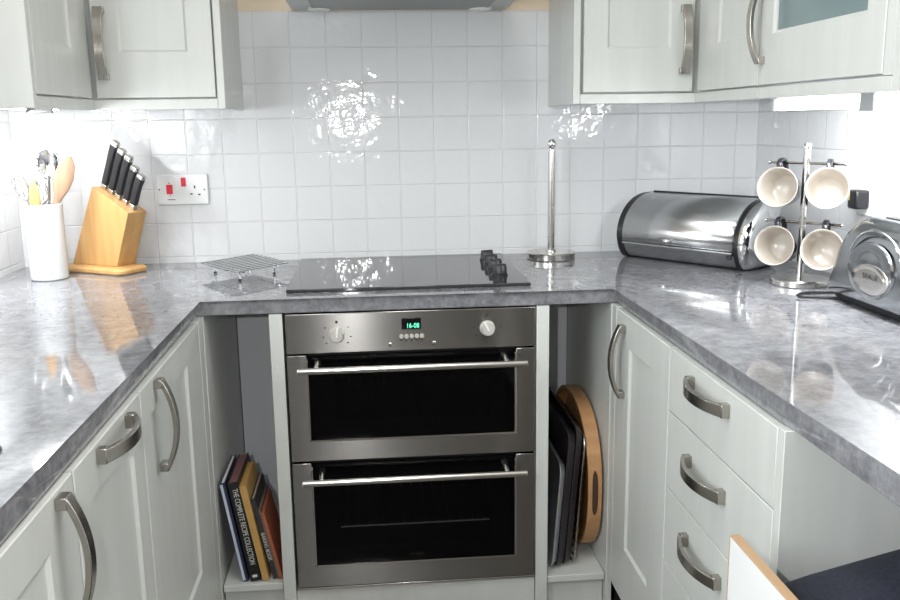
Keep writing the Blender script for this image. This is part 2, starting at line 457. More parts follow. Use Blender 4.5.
# knobs
def knob(px, pz, ang):
    k = MB().lathe([(.0185, 0), (.0185, .004), (.0165, .006), (.0155, .019), (.0135, .022), (0, .022)], (px, OF, pz), 32, (0, -1, 0)).build('knob', M['knob'], f)
    a = Vector((math.sin(ang), 0, math.cos(ang)))
    MB().obox(Vector((px, OF-.0225, pz)) + a*.009, (a, Y, a.cross(Y)), (.0115, .0022, .0022)).build('pointer', M['plastic'], k, bevel=.0006)
knob(-.178, .818, .12); knob(.181, .822, -.45)
for px, pz, lst in ((-.178, .818, (0, 55, 100, 130, -55, -100, -130)), (.181, .822, (0, 40, 85, 130, -85, -125, 180))):
    for dg in lst:
        a = math.radians(dg)
        MB().obox((px + .033*math.sin(a), OF-.0002, pz + .031*math.cos(a)), (X, Y, Z), (.0028 if dg == 0 else .002, .0003, .0028 if dg == 0 else .0012)).build('dial_mark', M['ink'], f)
b_ = box('clock_display', M['gloss_black'], f, -.0245, .022, OF-.0025, OF+.001, .8265, .8525, bevel=.0006)
text('clock_digits', '16-08', .0165, (.002, OF-.003, .8345), X, Z, M['led'], b_, squeeze=.82)
for i in range(5):
    MB().lathe([(.0054, 0), (.0054, .003), (.0042, .0055), (0, .0055)], (-.0255 + i*.0123, OF, .8085), 16, (0,-1,0)).build('button', M['knob'], f)
mb = MB()
for i in range(5): mb.obox((-.0255 + i*.0123, OF-.0002, .799), (X, Y, Z), (.0016, .0003, .0013))
mb.build('button_marking', M['ink'], f)
for px in (-.053, .052):
    MB().lathe([(.0042, 0), (.0042, .0015), (.0025, .0028), (0, .0028)], (px, OF, .7905), 18, (0,-1,0)).build('indicator_lamp', M['steel_h'], f)

def oven_door(z0, z1, gz0, zh, dots, label):
    """steel door: glass set in, black strip across the top between two steel shoulders, bar handle"""
    fr = MB(); g0, g1 = -.2525, .2505; gt = z1+.0
    y0, y1 = OF, -.568
    # U-shaped steel frame (two stiles and the bottom rail) with chamfered inner lip
    def ring(pts, d): return [Vector((a, d, b)) for a, b in pts]
    o = [(x0, z1), (x0, z0), (x1, z0), (x1, z1), (g1, z1), (g1, gz0), (g0, gz0), (g0, z1)]
    fr.rings([ring(o, y1), ring(o, y0)])
    fo = fr.build('door', M['steel'], ov, bevel=.0016)
    lip = MB()
    lip.box(g0, g0+.003, OF-.0012, OF+.003, gz0, z1-.01); lip.box(g1-.003, g1, OF-.0012, OF+.003, gz0, z1-.01); lip.box(g0, g1, OF-.0012, OF+.003, gz0-.001, gz0+.003)
    lip.build('glass_lip', M['steel_h'], fo)
    gl = MB().box(g0+.001, g1-.001, OF+.004, OF+.009, gz0+.001, z1-.002).build('glass', M['oven_glass'], fo)
    mk = MB(); bz0, bz1 = gz0+.045, z1-.062           # printed black border around the inner sight glass
    mk.box(g0+.002, g1-.002, OF+.0092, OF+.0102, bz1, z1-.003); mk.box(g0+.002, g1-.002, OF+.0092, OF+.0102, gz0+.002, bz0)
    mk.box(g0+.002, g0+.065, OF+.0092, OF+.0102, bz0, bz1); mk.box(g1-.065, g1-.002, OF+.0092, OF+.0102, bz0, bz1)
    mk.build('glass_border', M['glass_print'], fo)
    h = MB().cyl((-.272, OF-.042, zh), (.272, OF-.042, zh), .0082, seg=20).build('handle', M['steel_h'], fo, bevel=.0012)
    for px in (-.226, .222):
        MB().cyl((px, OF+.004, zh+.012), (px, OF-.040, zh+.003), .0095, .007, 16).build('handle_post', M['steel_h'], h)
    return fo
d1 = oven_door(.5035, .7695, .5545, .742, True, '')
d2 = oven_door(.1705, .4985, .2265, .464, False, '')
box('bottom_trim', M['steel_h'], ov, x0, x1, OF+.002, OF+.02, .163, .1685, bevel=.001)
text('door_mark', 'DOUBLE', .009, (.0, OF+.0036, .245), X, Z, M['cavity'], d2, depth=.0001)
# oven racks (seen through the glass)
def rack(zr, nb, rail):
    mb = MB()
    for i in range(nb):
        xx = -.235 + .47*i/(nb-1); mb.tube([(xx, -.545, zr+.0035), (xx, -.095, zr+.0035)], .0016, 6)
    mb.tube([(-.255, -.1, zr), (.255, -.1, zr)], .0022, 8)
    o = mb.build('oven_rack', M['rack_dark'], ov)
    MB().tube([(-.255, -.54, zr), (.255, -.54, zr)], .0019, 8).build('front_rail', rail, o)
    for i in range(nb):
        xx = -.235 + .47*i/(nb-1); MB().sphere((xx, -.5445, zr+.0038), .0026, seg=8).build('bar_end', M['rack'], o)
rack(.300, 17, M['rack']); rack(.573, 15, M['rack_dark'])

# ------------------------------------------------------------------ hob
hb = thing('hob', 'black glass ceramic hob with four knobs set in the worktop', 'hob', (0, -.285, ZT))
gl = box('glass_top', M['hob'], hb, -.298, .298, -.541, -.035, ZT+.0005, ZT+.0085, bevel=.0015)
for yy in (-.165, -.25, -.335, -.42):
    k = MB().lathe([(.021, 0), (.021, .004), (.019, .006), (.0175, .024), (.0165, .026), (0, .026)], (.238, yy, ZT+.0086), 32).build('knob', M['black'], hb)
    MB().obox((.238, yy, ZT+.0086+.0255), (Vector((.94,.34,0)), Vector((-.34,.94,0)), Z), (.0165, .0042, .0035)).build('knob_grip', M['black'], k, bevel=.001)

# ------------------------------------------------------------------ cooker hood
hd = thing('cooker_hood', 'grey steel cooker hood seen from below above the hob', 'hood', (.02, -.25, 1.62))
hx0, hx1, hz = -.293, .314, 1.624
mb = MB()
def rr(x0, x1, y0, y1, z): return [Vector((x0,y0,z)), Vector((x1,y0,z)), Vector((x1,y1,z)), Vector((x0,y1,z))]
mb.rings([rr(hx0, hx1, -.50, -.002, hz), rr(hx0, hx1, -.50, -.002, hz+.045), rr(-.14, .16, -.30, -.002, hz+.24), rr(-.14, .16, -.30, -.002, 2.39)])
mb.build('canopy', M['hoodm'], hd, smooth=False)
box('filter_panel', M['hoodf'], hd, hx0+.06, hx1-.06, -.44, -.06, hz-.006, hz-.0005, bevel=.001)
for px in (-.215, .235):
    MB().lathe([(.032, 0), (.032, -.008), (.024, -.010), (0, -.010)], (px, -.075, hz-.0005), 28).build('lamp_lens', M['lens'], hd)

# ------------------------------------------------------------------ hanging cabinets
UZ0, UZ1, DB = 1.349, 2.02, 1.378
DC = .33
LX, RX = -.766, .772
CW = -.3095  # carcass face behind the doors
t = thing('hanging_cabinet', 'white corner cupboard hung on the wall above the knife block', 'cabinet', (-.8, -.2, UZ0))
mb = MB()
mb.box(WL+.002, -.446-.018, -.309, -.002, DB-.008, UZ1); mb.box(WL+.002, LX-.021, -.722, -.309, DB-.008, UZ1)
mb.build('carcass', M['cab'], t)
box('end_panel', M['cab'], t, -.4635, -.445, -DC, -.002, UZ0, UZ1)
box('end_panel', M['cab'], t, WL+.002, LX, -.742, -.7225, UZ0, UZ1)
mb = MB(); mb.box(LX-.018, -.464, -DC, -DC+.018, UZ0, DB-.004); mb.box(LX-.018, LX, -.722, -DC-.0, UZ0, DB-.004)
mb.build('pelmet', M['cab'], t, bevel=.001)
d = shaker(t, 'y', -DC, -1, -.758, -.468, DB, UZ1-.01, stile=.062, top=.07, bot=.11, s0=.062)
handle(d, (-.735, -DC, 1.509), Z, -Y, w=.023)
d = shaker(t, 'x', LX, 1, -.718, -.340, DB, UZ1-.01, stile=.07, top=.07, bot=.11, s1=.13)

t = thing('hanging_cabinet', 'white corner cupboard hung on the wall above the bread bin', 'cabinet', (.8, -.2, UZ0))
mb = MB()
mb.box(.464, WR-.002, -.309, -.002, DB-.008, UZ1); mb.box(RX+.021, WR-.002, -.714, -.309, DB-.008, UZ1)
mb.build('carcass', M['cab'], t)
box('end_panel', M['cab'], t, .445, .4635, -DC, -.002, UZ0, UZ1)
mb = MB(); mb.box(.464, RX+.018, -DC, -DC+.018, UZ0, DB-.004); mb.box(RX, RX+.018, -.714, -DC, UZ0, DB-.004)
mb.build('pelmet', M['cab'], t, bevel=.001)
d = shaker(t, 'y', -DC, -1, .472, .764, DB, UZ1-.01, stile=.062, top=.07, bot=.11)
handle(d, (.737, -DC, 1.509), Z, -Y, w=.023)
d = shaker(t, 'x', RX, -1, -.713, -.342, DB, UZ1-.01, stile=.07, top=.07, bot=.11, s1=.13)

t = thing('hanging_cabinet', 'white wall cupboard with a glazed door at top right', 'cabinet', (.93, -.98, UZ0))
mb = MB()
gy0, gy1 = -1.235, -.7165
mb.box(RX+.021, WR-.002, gy0, gy1, DB-.008, DB+.01); mb.box(RX+.021, WR-.002, gy0, gy1, UZ1-.018, UZ1)
mb.box(WR-.012, WR-.002, gy0, gy1, DB+.01, UZ1-.018); mb.box(RX+.021, WR-.012, gy1-.016, gy1, DB+.01, UZ1-.018)
mb.box(RX+.03, WR-.012, gy0, gy1-.016, 1.70, 1.718)
mb.build('carcass', M['cab_in'], t)
box('end_panel', M['cab'], t, RX, WR-.002, -1.256, -1.2365, UZ0, UZ1)
box('pelmet', M['cab'], t, RX, RX+.018, -1.236, -.7165, UZ0, DB-.004)
box('face_stile', M['cab'], t, RX, RX+.018, -1.236, -1.208, DB-.003, UZ1)
d = shaker(t, 'x', RX, -1, -1.204, -.718, DB, UZ1-.01, stile=.058, top=.07, bot=.105, pane=M['frost'])
handle(d, (RX, -.735, 1.510), Z, -X)

# under-cupboard strip lights
def strip(label, x, y0, y1, z, dz, r=.0125):
    t = thing('strip_light', label, 'light', (x, (y0+y1)/2, z))
    box('housing', M['plastic'], t, x-.018, x+.018, y0, y1, z+r*.95, z+dz)
    MB().cyl((x, y0+.012, z), (x, y1-.012, z), r, seg=20).build('lit_tube', M['tube'], t)
    for yy in (y0, y1-.012): box('end_cap', M['plastic'], t, x-.015, x+.015, yy, yy+.0118, z-r*1.1, z+r*.9)
    return t
s1 = strip('lit fluorescent strip light fixed under the glazed wall cupboard', .835, -1.23, -.69, 1.336, .0335)
box('light_mount', P('bracket_grey', (.35, .36, .37), .5), s1, .812, .8165, -1.115, -1.07, 1.318, 1.369)
s2 = strip('lit strip light tucked under the left corner wall cupboard', -.93, -.70, -.12, 1.3585, .011, .006)
box('light_mount', P('clip_dark', (.08, .08, .08), .5), s2, -.90, -.84, -.42, -.41, 1.343, 1.369)

# ------------------------------------------------------------------ sockets on the walls
t = thing('cooker_switch', 'white double wall plate with two red switches and a socket', 'switch', (-.633, 0, 1.125))
sp = box('face_plate', M['plastic'], t, -.7045, -.559, -.0095, -.0005, 1.082, 1.170, bevel=.003)
box('rocker_switch', M['red'], t, -.677, -.6595, -.0125, -.0096, 1.1135, 1.141, bevel=.001)
box('rocker_switch', M['red'], t, -.6345, -.621, -.0125, -.0096, 1.135, 1.1605, bevel=.001)
for cx, cz, hx, hz in ((-.6645, 1.0975, .011, .001), (-.669, 1.1455, .002, .0012), (-.668, 1.1085, .0018, .0012)): box('plate_mark', M['ink'], t, cx-hx, cx+hx, -.0099, -.0094, cz-hz, cz+hz, bevel=0)
mb = MB()
for cx, cz, hx, hz in ((-.597, 1.133, .0022, .0045), (-.607, 1.113, .0036, .002), (-.585, 1.111, .0036, .002)): mb.box(cx-hx, cx+hx, -.0099, -.0094, cz-hz, cz+hz)
mb.build('socket_holes', M['gap'], t)
for cx, cz in ((-.6975, 1.127), (-.5695, 1.125)): MB().cyl((cx, -.0094, cz), (cx, -.0105, cz), .0028, seg=14).build('screw', M['steel_h'], t)

t = thing('wall_socket', 'white wall socket plate behind the toaster', 'socket', (WR, -.64, 1.11))
box('face_plate', M['plastic'], t, WR-.0095, WR-.0005, -.75, -.605, 1.075, 1.16, bevel=.003)
t = thing('socket_adaptor', 'small black plug with a yellow label in the wall socket above the toaster', 'plug', (WR-.01, -.61, 1.11))
box('plug_body', M['black'], t, WR-.045, WR-.0098, -.664, -.624, 1.092, 1.137, bevel=.006)
box('paper_label', M['card'], t, WR-.0458, WR-.0452, -.637, -.629, 1.112, 1.13, bevel=0)

# ------------------------------------------------------------------ utensil crock and utensils
CK = Vector((-.954, -.222, ZT+.0005))
t = thing('utensil_crock', 'tall white ceramic utensil pot in the left corner', 'pot', CK)
MB().lathe([(0, 0), (.0455, 0), (.048, .003), (.0485, .01), (.0495, .195), (.0495, .199), (.048, .2005), (.0462, .199), (.0455, .19), (.0445, .012), (0, .008)], CK, 48).build('pot', M['ceramic'], t)
def ut(name, label, bot, top):
    """frame along a utensil: base in the pot, axis upward"""
    b, tp = CK + Vector(bot), CK + Vector(top)
    return b, tp, (tp-b).normalized(), thing(name, label, 'utensil', b)
# whisk
b, tp, a, t = ut('balloon_whisk', 'wire balloon whisk at the left of the utensil pot', (.012, -.014, .012), (-.054, -.019, .304))
MB().cyl(b, b + a*.205, .0045, .0045, 14).build('handle', M['steel_h'], t)
mb = MB(); p = a.cross(Y).normalized(); q = a.cross(p)
Lw = (tp-b).length - .203
for k in range(5):
    th = PI*k/5; dirn = p*math.cos(th) + q*math.sin(th); pts = []
    for i in range(25):
        s = i/24; w = .026*math.sin(PI*s)**.8 if 0 < s < 1 else 0
        ph = 2*PI*s/2
        r = .030*math.sin(ph); hgt = Lw*(1-math.cos(ph))/2
        # up one side and over, teardrop loop
        u = -1 + 2*s
        hgt = Lw*(1-abs(u)**2.2); r = math.copysign(.027*min(1, abs(u)**.5)*(math.sin(PI*min(1, (1-abs(u)**2.2)*.9+.1))**.7 if abs(u) < .98 else .2), u)
        pts.append(b + a*(.204 + hgt) + dirn*r)
    mb.tube(pts, .0011, 6)
mb.build('wires', M['chrome'], t)
# pasta server
b, tp, a, t = ut('pasta_server', 'steel pasta server with short teeth standing highest in the utensil pot', (-.006, .028, .012), (.020, .026, .338))
MB().tube([b, b + a*.2, b + a*.262], [.005, .0042, .004], 12).build('handle', M['chrome'], t)
mb = MB(); side = a.cross(Vector((0,-1,0))).normalized(); fw = side.cross(a).normalized()
c = b + a*.292; R = []
for i in range(9):
    s = -1 + 2*i/8; ring = []
    for j in range(9):
        uu = -1 + 2*j/8
        ring.append(c + a*(s*.042) + side*(uu*.031*math.sqrt(max(.06, 1-(s*.96)**2))) - fw*(.016*(1-uu*uu)*(1-s*s)) )
    R.append(ring)
mb.rings(R, False, False, closed=False)
sh = mb.build('bowl', M['chrome'], t); so = sh.modifiers.new('thick', 'SOLIDIFY'); so.thickness = .002
for i in range(4):
    for sd in (-1, 1):
        s = -.45 + .38*i; w = .031*math.sqrt(1-(s*.96)**2)
        p0 = c + a*(s*.042) + side*(sd*w*.94); MB().tube([p0, p0 + fw*.016], [.0035, .0022], 8).build('tooth', M['chrome'], sh)
# slotted spoon (lower, behind the wooden spoon)
b, tp, a, t = ut('steel_spoon', 'round steel spoon low in the front of the utensil pot', (.02, .012, .012), (-.012, .006, .252))
MB().tube([b, b + a*.19], [.004, .0036], 10).build('handle', M['chrome'], t)
side = a.cross(Vector((0,-1,0))).normalized(); fw = side.cross(a)
mb = MB(); c = b + a*.222; R = []
for i in range(9):
    s = -1 + 2*i/8; ring = []
    for j in range(9):
        uu = -1 + 2*j/8
        ring.append(c + a*(s*.034) + side*(uu*.026*math.sqrt(max(.05, 1-(s*.97)**2))) - fw*(.010*(1-uu*uu)*(1-s*s)))
    R.append(ring)
mb.rings(R, False, False, closed=False)
sh = mb.build('bowl', M['chrome'], t); so = sh.modifiers.new('thick', 'SOLIDIFY'); so.thickness = .0018
# wooden spoon
def paddle(t, b, a, prof, thick, mat, curve=0.):
    side = a.cross(Vector((0,-1,0))).normalized(); fw = side.cross(a); R = []
    for h, w, th in prof:
        cc = b + a*h + fw*(curve*(h/prof[-1][0])**3)
        R.append([cc + side*w*math.cos(k*PI/6) + fw*th*math.sin(k*PI/6) for k in range(12)])
    return MB().rings(R).build('blade', mat, t, angle=1.2)
b, tp, a, t = ut('wooden_spoon', 'small tan wooden spoon at the front of the utensil pot', (-.002, -.030, .014), (-.006, -.036, .262))
paddle(t, b, a, [(0, .005, .005), (.14, .0055, .005), (.17, .009, .005), (.195, .0145, .006), (.215, .014, .006), (.235, .009, .005), (.25, .003, .003)], 0, M['wood'])
b, tp, a, t = ut('wooden_spatula', 'broad wooden spatula leaning right out of the utensil pot', (-.034, -.004, .014), (.082, .0, .322))
paddle(t, b, a, [(0, .006, .005), (.19, .007, .005), (.22, .013, .0045), (.245, .022, .004), (.275, .0255, .0035), (.31, .020, .003), (.33, .006, .002)], 0, M['wood3'])

# ------------------------------------------------------------------ knife block
U_ = Vector((.853, -.522, 0)); W_ = Vector((.522, .853, 0)); Q0 = Vector((-.792, -.166, 0))
kb = thing('knife_block', 'slanted light wood knife block on a rounded base holding five black knives', 'knife block', (-.85, -.12, ZT))
def kp(u, w, z): return Q0 + U_*u + W_*w + Z*z
base = rrect(-.066, .018, .117, .054, .022)
rings = []
for ins, z in ((.004, ZT+.0005), (0, ZT+.004), (0, ZT+.012), (.005, ZT+.018)):
    rings.append([kp(a - math.copysign(ins, a+.068), b - math.copysign(ins, b-.014), z) for a, b in base])
MB().rings(rings).build('base', M['wood'], kb)
prof = [(-.172, ZT+.0182), (0, ZT+.0182), (.058, 1.079), (-.069, 1.147)]
MB().prism(prof, lambda a, z: kp(a, .0, z), lambda a, z: kp(a, .068, z)).build('block', M['wood'], kb, bevel=.002)
kd = (U_*.40 + Z*.916).normalized()
tdir = (U_*.127 - Z*.068).normalized()
kn = tdir.cross(kd).normalized()        # across the block
knames = ['topmost', 'second', 'middle', 'fourth', 'lowest']
for i, (u, L) in enumerate(((-.056, .142), (-.031, .133), (-.006, .128), (.019, .112), (.043, .102))):
    zt = 1.147 - (u+.069)*.068/.127
    o = kp(u, .032, zt) + kd*.0008
    lab = ['black handled knife in the topmost slot of the wooden block', 'black handled knife second from the top of the wooden block',
           'black handled knife in the middle slot of the wooden block', 'black handled knife second from the bottom of the wooden block',
           'short black handled knife in the lowest slot of the wooden block'][i]
    t = thing('kitchen_knife', lab, 'knife', o, 'knives in the wooden block')
    w2, t2 = (.0105, .0085)
    MB().obox(o + kd*.007, (tdir, kn, kd), (w2*.95, t2*.95, .007)).build('bolster', M['steel_h'], t, bevel=.002)
    R = []
    for h, k in ((.0142, .9), (.03, 1.), (L*.5, .92), (L*.72, 1.02), (L*.86, 1.15), (L*.9, 1.18)):
        cx = .002 if k > 1.1 else 0
        R.append([o + kd*h + tdir*(a*k + cx) + kn*b for a, b in rrect(0, 0, w2, t2, .004, 3)])
    hnd = MB().rings(R).build('handle', M['black'], t, angle=.9)
    R = []
    for h, k in ((L*.9+.0003, 1.18), (L*.95, 1.2), (L*.985, 1.15), (L, .8)):
        R.append([o + kd*h + tdir*(a*k+.003) + kn*b for a, b in rrect(0, 0, w2, t2*.98, .004, 3)])
    MB().rings(R).build('pommel', M['steel_h'], t, angle=.9)
    MB().obox(o + kd*(.0145 + L*.42) - tdir*(w2*1.0+.0008), (tdir, kn, kd), (.0008, .0022, L*.40)).build('tang', M['chrome'], hnd)

# ------------------------------------------------------------------ wire trivet
tv = thing('wire_trivet', 'chrome wire pot stand on the worktop left of the hob', 'trivet', (-.44, -.23, ZT))
tc_ = Vector((-.436, -.238, ZT+.031)); wd = Vector((.66, .75, 0)).normalized(); wc = Vector((-.53, .848, 0)).normalized()
mb = MB()
for i in range(10):
    s = -.104 + .208*i/9
    hl = .104 - .010*abs(i-4.5)/4.5
    mb.tube([tc_ + wc*s - wd*hl, tc_ + wc*s + wd*hl], .0021, 8)
mb.build('wires', M['chrome'], tv)
mb = MB()
for s in (-.06, .06): mb.tube([tc_ + wd*s - wc*.108 - Z*.0046, tc_ + wd*s + wc*.108 - Z*.0046], .0022, 8)
mb.build('cross_bars', M['chrome'], tv)
for sw in (-1, 1):
    for sc in (-1, 1):
        p = tc_ + wd*(sw*.06) + wc*(sc*.08)
        lg = MB().cyl((p.x, p.y, ZT+.004), (p.x, p.y, ZT+.025), .0022, seg=10).build('leg', M['chrome'], tv)
        MB().lathe([(0, 0), (.004, .0005), (.0045, .004), (.002, .006)], (p.x, p.y, ZT+.0004), 12).build('foot', M['black'], lg)

# ------------------------------------------------------------------ kitchen roll holder
rh = thing('kitchen_roll_holder', 'empty steel kitchen roll stand with tall pole on round base', 'holder', (.434, -.112, ZT))
c = Vector((.434, -.112, ZT+.0005))
MB().lathe([(0, 0), (.069, 0), (.071, .002), (.071, .018), (.069, .0205), (.02, .022), (0, .022)], c, 56).build('base', M['steel_h'], rh)
pl = MB().lathe([(.015, .0221), (.0145, .026), (.0105, .029), (.0098, .31), (0, .31)], c, 28).build('pole', M['steel_h'], rh)
MB().lathe([(.0075, .3102), (.007, .316), (.0105, .321), (.0125, .328), (.0125, .334), (.010, .341), (.005, .345), (0, .346)], c, 24).build('finial', M['chrome'], rh)

# ------------------------------------------------------------------ bread bin
BA = Vector((.593, -.805, 0)); BB = Vector((.805, .593, 0)); BS = Vector((.6545, -.1395, ZT+.001))
bb = thing('bread_bin', 'polished steel roll-top bread bin with black rims in the right corner', 'bread bin', (.86, -.23, ZT))
def bprof(g=0.):
    """closed outline (n, z), g insets it"""
    key = [(.02, .0), (.006, .005), (-.010, .024), (-.021, .052), (-.023, .078), (-.016, .106), (-.001, .132), (.02, .153), (.048, .170), (.08, .180), (.11, .183), (.14, .183)]
    pts = []
    for i in range(len(key)-1):
        p0, p1, p2, p3 = [Vector(key[max(0, min(len(key)-1, i+k))]) for k in (-1, 0, 1, 2)]
        for j in range(4):
            u = j/4; q = .5*((2*p1) + (p2-p0)*u + (2*p0-5*p1+4*p2-p3)*u*u + (3*p1-p0-3*p2+p3)*u**3)
            pts.append((q.x, q.y))
    pts += [key[-1], (.152, .180), (.158, .17), (.16, .02), (.157, .004), (.15, 0)]
    cx, cz = .07, .09
    return [(cx + (n-cx)*(1-g), cz + (z-cz)*(1-g)) for n, z in pts]
def bp_(L): return lambda n, z: BS + BA*L + BB*n + Z*z
def ringL(L, g): return [bp_(L)(*p) for p in bprof(g)]
MB().rings([ringL(-.002, .035), ringL(.356, .035)]).build('barrel', M['chrome_b'], bb, angle=.9)
for L0, L1 in ((-.022, -.002), (.356, .370)):
    MB().rings([ringL(L0, 0), ringL(L1, 0)]).build('rim', M['black'], bb, bevel=.002)
for sgn, L0 in ((-1, -.0222), (1, .3702)):
    R = []
    for k, (g, d) in enumerate(((.02, 0), (.03, .008), (.08, .018), (.2, .026), (.45, .031), (.8, .033))):
        R.append(ringL(L0 + sgn*d*(1 if sgn > 0 else .3), g))
    MB().rings(R).build('end_cap', M['chrome'], bb, angle=1.2)
# roll-top lid: thin curved shell in front of the barrel with a lip and knob
front = [p for p in bprof(-.002) if p[0] < .17 and (p[1] > .045)][:-1]
front = [p for p in bprof(.0) if p[1] > .046 and p[0] < .139]
mb = MB(); R = []
for L in (-.0005, .3545):
    R.append([bp_(L)(n, z) for n, z in front])
mb.rings(R, False, False, closed=False)
lid = mb.build('lid', M['chrome_b'], bb, angle=1.2); so = lid.modifiers.new('thick', 'SOLIDIFY'); so.thickness = .0012; so.offset = 0
mb = MB(); mb.tube([bp_(-.0005)(-.0215, .047), bp_(.3545)(-.0215, .047)], .0032, 10); mb.build('lid_lip', M['chrome'], lid)
MB().lathe([(.004, 0), (.004, .004), (.0085, .007), (.0085, .011), (.005, .014), (0, .014)], bp_(.155)(-.0235, .062), 20, -BB).build('knob', M['chrome'], lid)
MB().obox(bp_(.347)(-.0225, .037), (BA, BB, Z), (.008, .003, .006)).build('stop_tab', M['black'], bb, bevel=.001)
mb = MB(); mb.tube([bp_(-.001)(.125, .1855), bp_(.355)(.125, .1855)], .0028, 8); mb.build('top_seal', M['black'], bb)

# ------------------------------------------------------------------ mug tree and mugs
PC = Vector((.942, -.625, ZT+.0005)); AD = Vector((.6, -.8, 0))
mt = thing('mug_tree', 'steel mug tree with four arms on a round base', 'mug tree', PC)
MB().lathe([(0, 0), (.066, 0), (.068, .002), (.068, .014), (.066, .0165), (.02, .018), (0, .018)], PC, 48).build('base', M['steel_h'], mt)
MB().lathe([(.0085, .0181), (.0085, .325), (0, .325)], PC, 24).build('pole', M['steel_h'], mt)
MB().lathe([(.0098, .3253), (.0105, .332), (.0085, .337), (0, .338)], PC, 20).build('finial', M['chrome'], mt)
AZ = (1.201, 1.060)
for z in AZ:
    for s in (-1, 1):
        p0 = Vector((PC.x, PC.y, z)) + AD*s*.009; p1 = Vector((PC.x, PC.y, z)) + AD*s*.094
        ar = MB().tube([p0, p1], .0032, 10).build('arm', M['steel_h'], mt)
        MB().sphere(p1, .0048, seg=12).build('arm_tip', M['chrome'], ar)

def make_mug(label, sgn, tier, opening, twist=0., off=.06):
    o = Vector(opening).normalized(); up = (Z - o*Z.dot(o)).normalized()
    sd = o.cross(up)
    up = (up*math.cos(twist) + sd*math.sin(twist)).normalized(); sd = o.cross(up)
    m3 = Matrix((up, sd, o)).transposed()       # local x = handle side, z = opening
    loc = Vector((PC.x, PC.y, AZ[tier]-.0036)) + AD*(sgn*off) - up*.0588 - o*.053   # hangs by its handle on the arm
    t = thing('mug', label, 'mug', loc, 'mugs hanging on the steel mug tree', m3)
    bd = MB().rings([[Vector((r*math.cos(2*PI*i/44), r*math.sin(2*PI*i/44), h)) for i in range(44)] for r, h in ((.001, 0), (.033, 0), (.036, .003), (.0405, .03), (.0445, .065), (.0473, .0955))], True, False)
    bd.build('body', M['mug_black'], t, local=True)
    li = MB(); prof = [(.0472, .0958), (.0480, .0978), (.0468, .0992), (.0452, .098), (.0435, .082), (.0405, .045), (.036, .012), (.030, .0075), (.0005, .0065)]
    R = [[Vector((r*math.cos(2*PI*i/44), r*math.sin(2*PI*i/44), h)) for i in range(44)] for r, h in prof]
    li.rings(R, False, True)
    bm = li.bm
    l = li.build('cream_lining', M['cream'], t, local=True, angle=1.3)
    l['label'] = 'cream glazed inside and rim'
    pts = []
    for i in range(15):
        a = -.5*PI + PI*i/14
        zz = .053 + .031*math.sin(a); x0 = .0385 + .0068*(zz-.022)/.062 + .0048
        pts.append(Vector((x0 + (.070-x0)*max(0, math.cos(a))**.8, 0, zz)))
    hb_ = MB(); R = []
    for i, p in enumerate(pts):
        tn = (pts[min(i+1, 14)] - pts[max(i-1, 0)]).normalized(); nn = Vector((0,1,0)).cross(tn)
        R.append([p + Vector((0,1,0))*b + nn*a for a, b in rrect(0, 0, .0038, .0065, .003, 2)])
    hb_.rings(R); hb_.build('handle', M['mug_black'], t, local=True, angle=1.2)
    return t
make_mug('cream lined black mug on the upper left arm of the mug tree', -1, 0, (-.64, -.76, .14), .06, .060)
make_mug('cream lined black mug on the upper right arm of the mug tree', 1, 0, (-.52, -.83, .20), 0, .058)
make_mug('cream lined black mug on the lower left arm in front of the bread bin', -1, 1, (-.66, -.74, .16), .04, .056)
make_mug('cream lined black mug on the lower right arm partly behind the toaster', 1, 1, (-.55, -.80, .18), 0, .058)

# ------------------------------------------------------------------ toaster
ts = thing('toaster', 'polished chrome toaster with an oval emblem on its side', 'toaster', (1.01, -.93, ZT))
TX0, TX1, TY0, TY1 = .917, 1.072, -1.235, -.787
R = []
for z, ix, iy0, iy1, r in ((.930, .004, .0, .004, .022), (.936, 0, .0, 0, .025), (.96, 0, .0, .006, .028), (1.03, .003, .01, .03, .032), (1.065, .008, .02, .048, .036), (1.085, .018, .035, .066, .036), (1.098, .032, .05, .085, .03), (1.104, .05, .07, .105, .022)):
    x0_, x1_, y0_, y1_ = TX0+ix, TX1-ix, TY0+iy0, TY1-iy1
    R.append([Vector((a, b, z)) for a, b in rrect((x0_+x1_)/2, (y0_+y1_)/2, (x1_-x0_)/2, (y1_-y0_)/2, min(r, (x1_-x0_)/2-.001), 6)])
bdy = MB().rings(R).build('body', M['toaster'], ts, angle=1.2)
R = []
for z, i in ((.915, .018), (.9295, .008)):
    R.append([Vector((a, b, z)) for a, b in rrect((TX0+TX1)/2, (TY0+TY1)/2, (TX1-TX0)/2-i, (TY1-TY0)/2-i, .02, 6)])
MB().rings(R).build('base', M['black'], ts)
for fy in (-.84, -1.19):
    for fx in (.945, 1.045): MB().lathe([(.01, 0), (.011, .0035), (0, .0035)], (fx, fy, ZT+.0003), 16).build('foot', M['black'], ts)
for sx in (.974, 1.014): box('toast_slot', M['gap'], ts, sx-.009, sx+.009, -1.13, -.93, 1.1042, 1.1052, bevel=0)
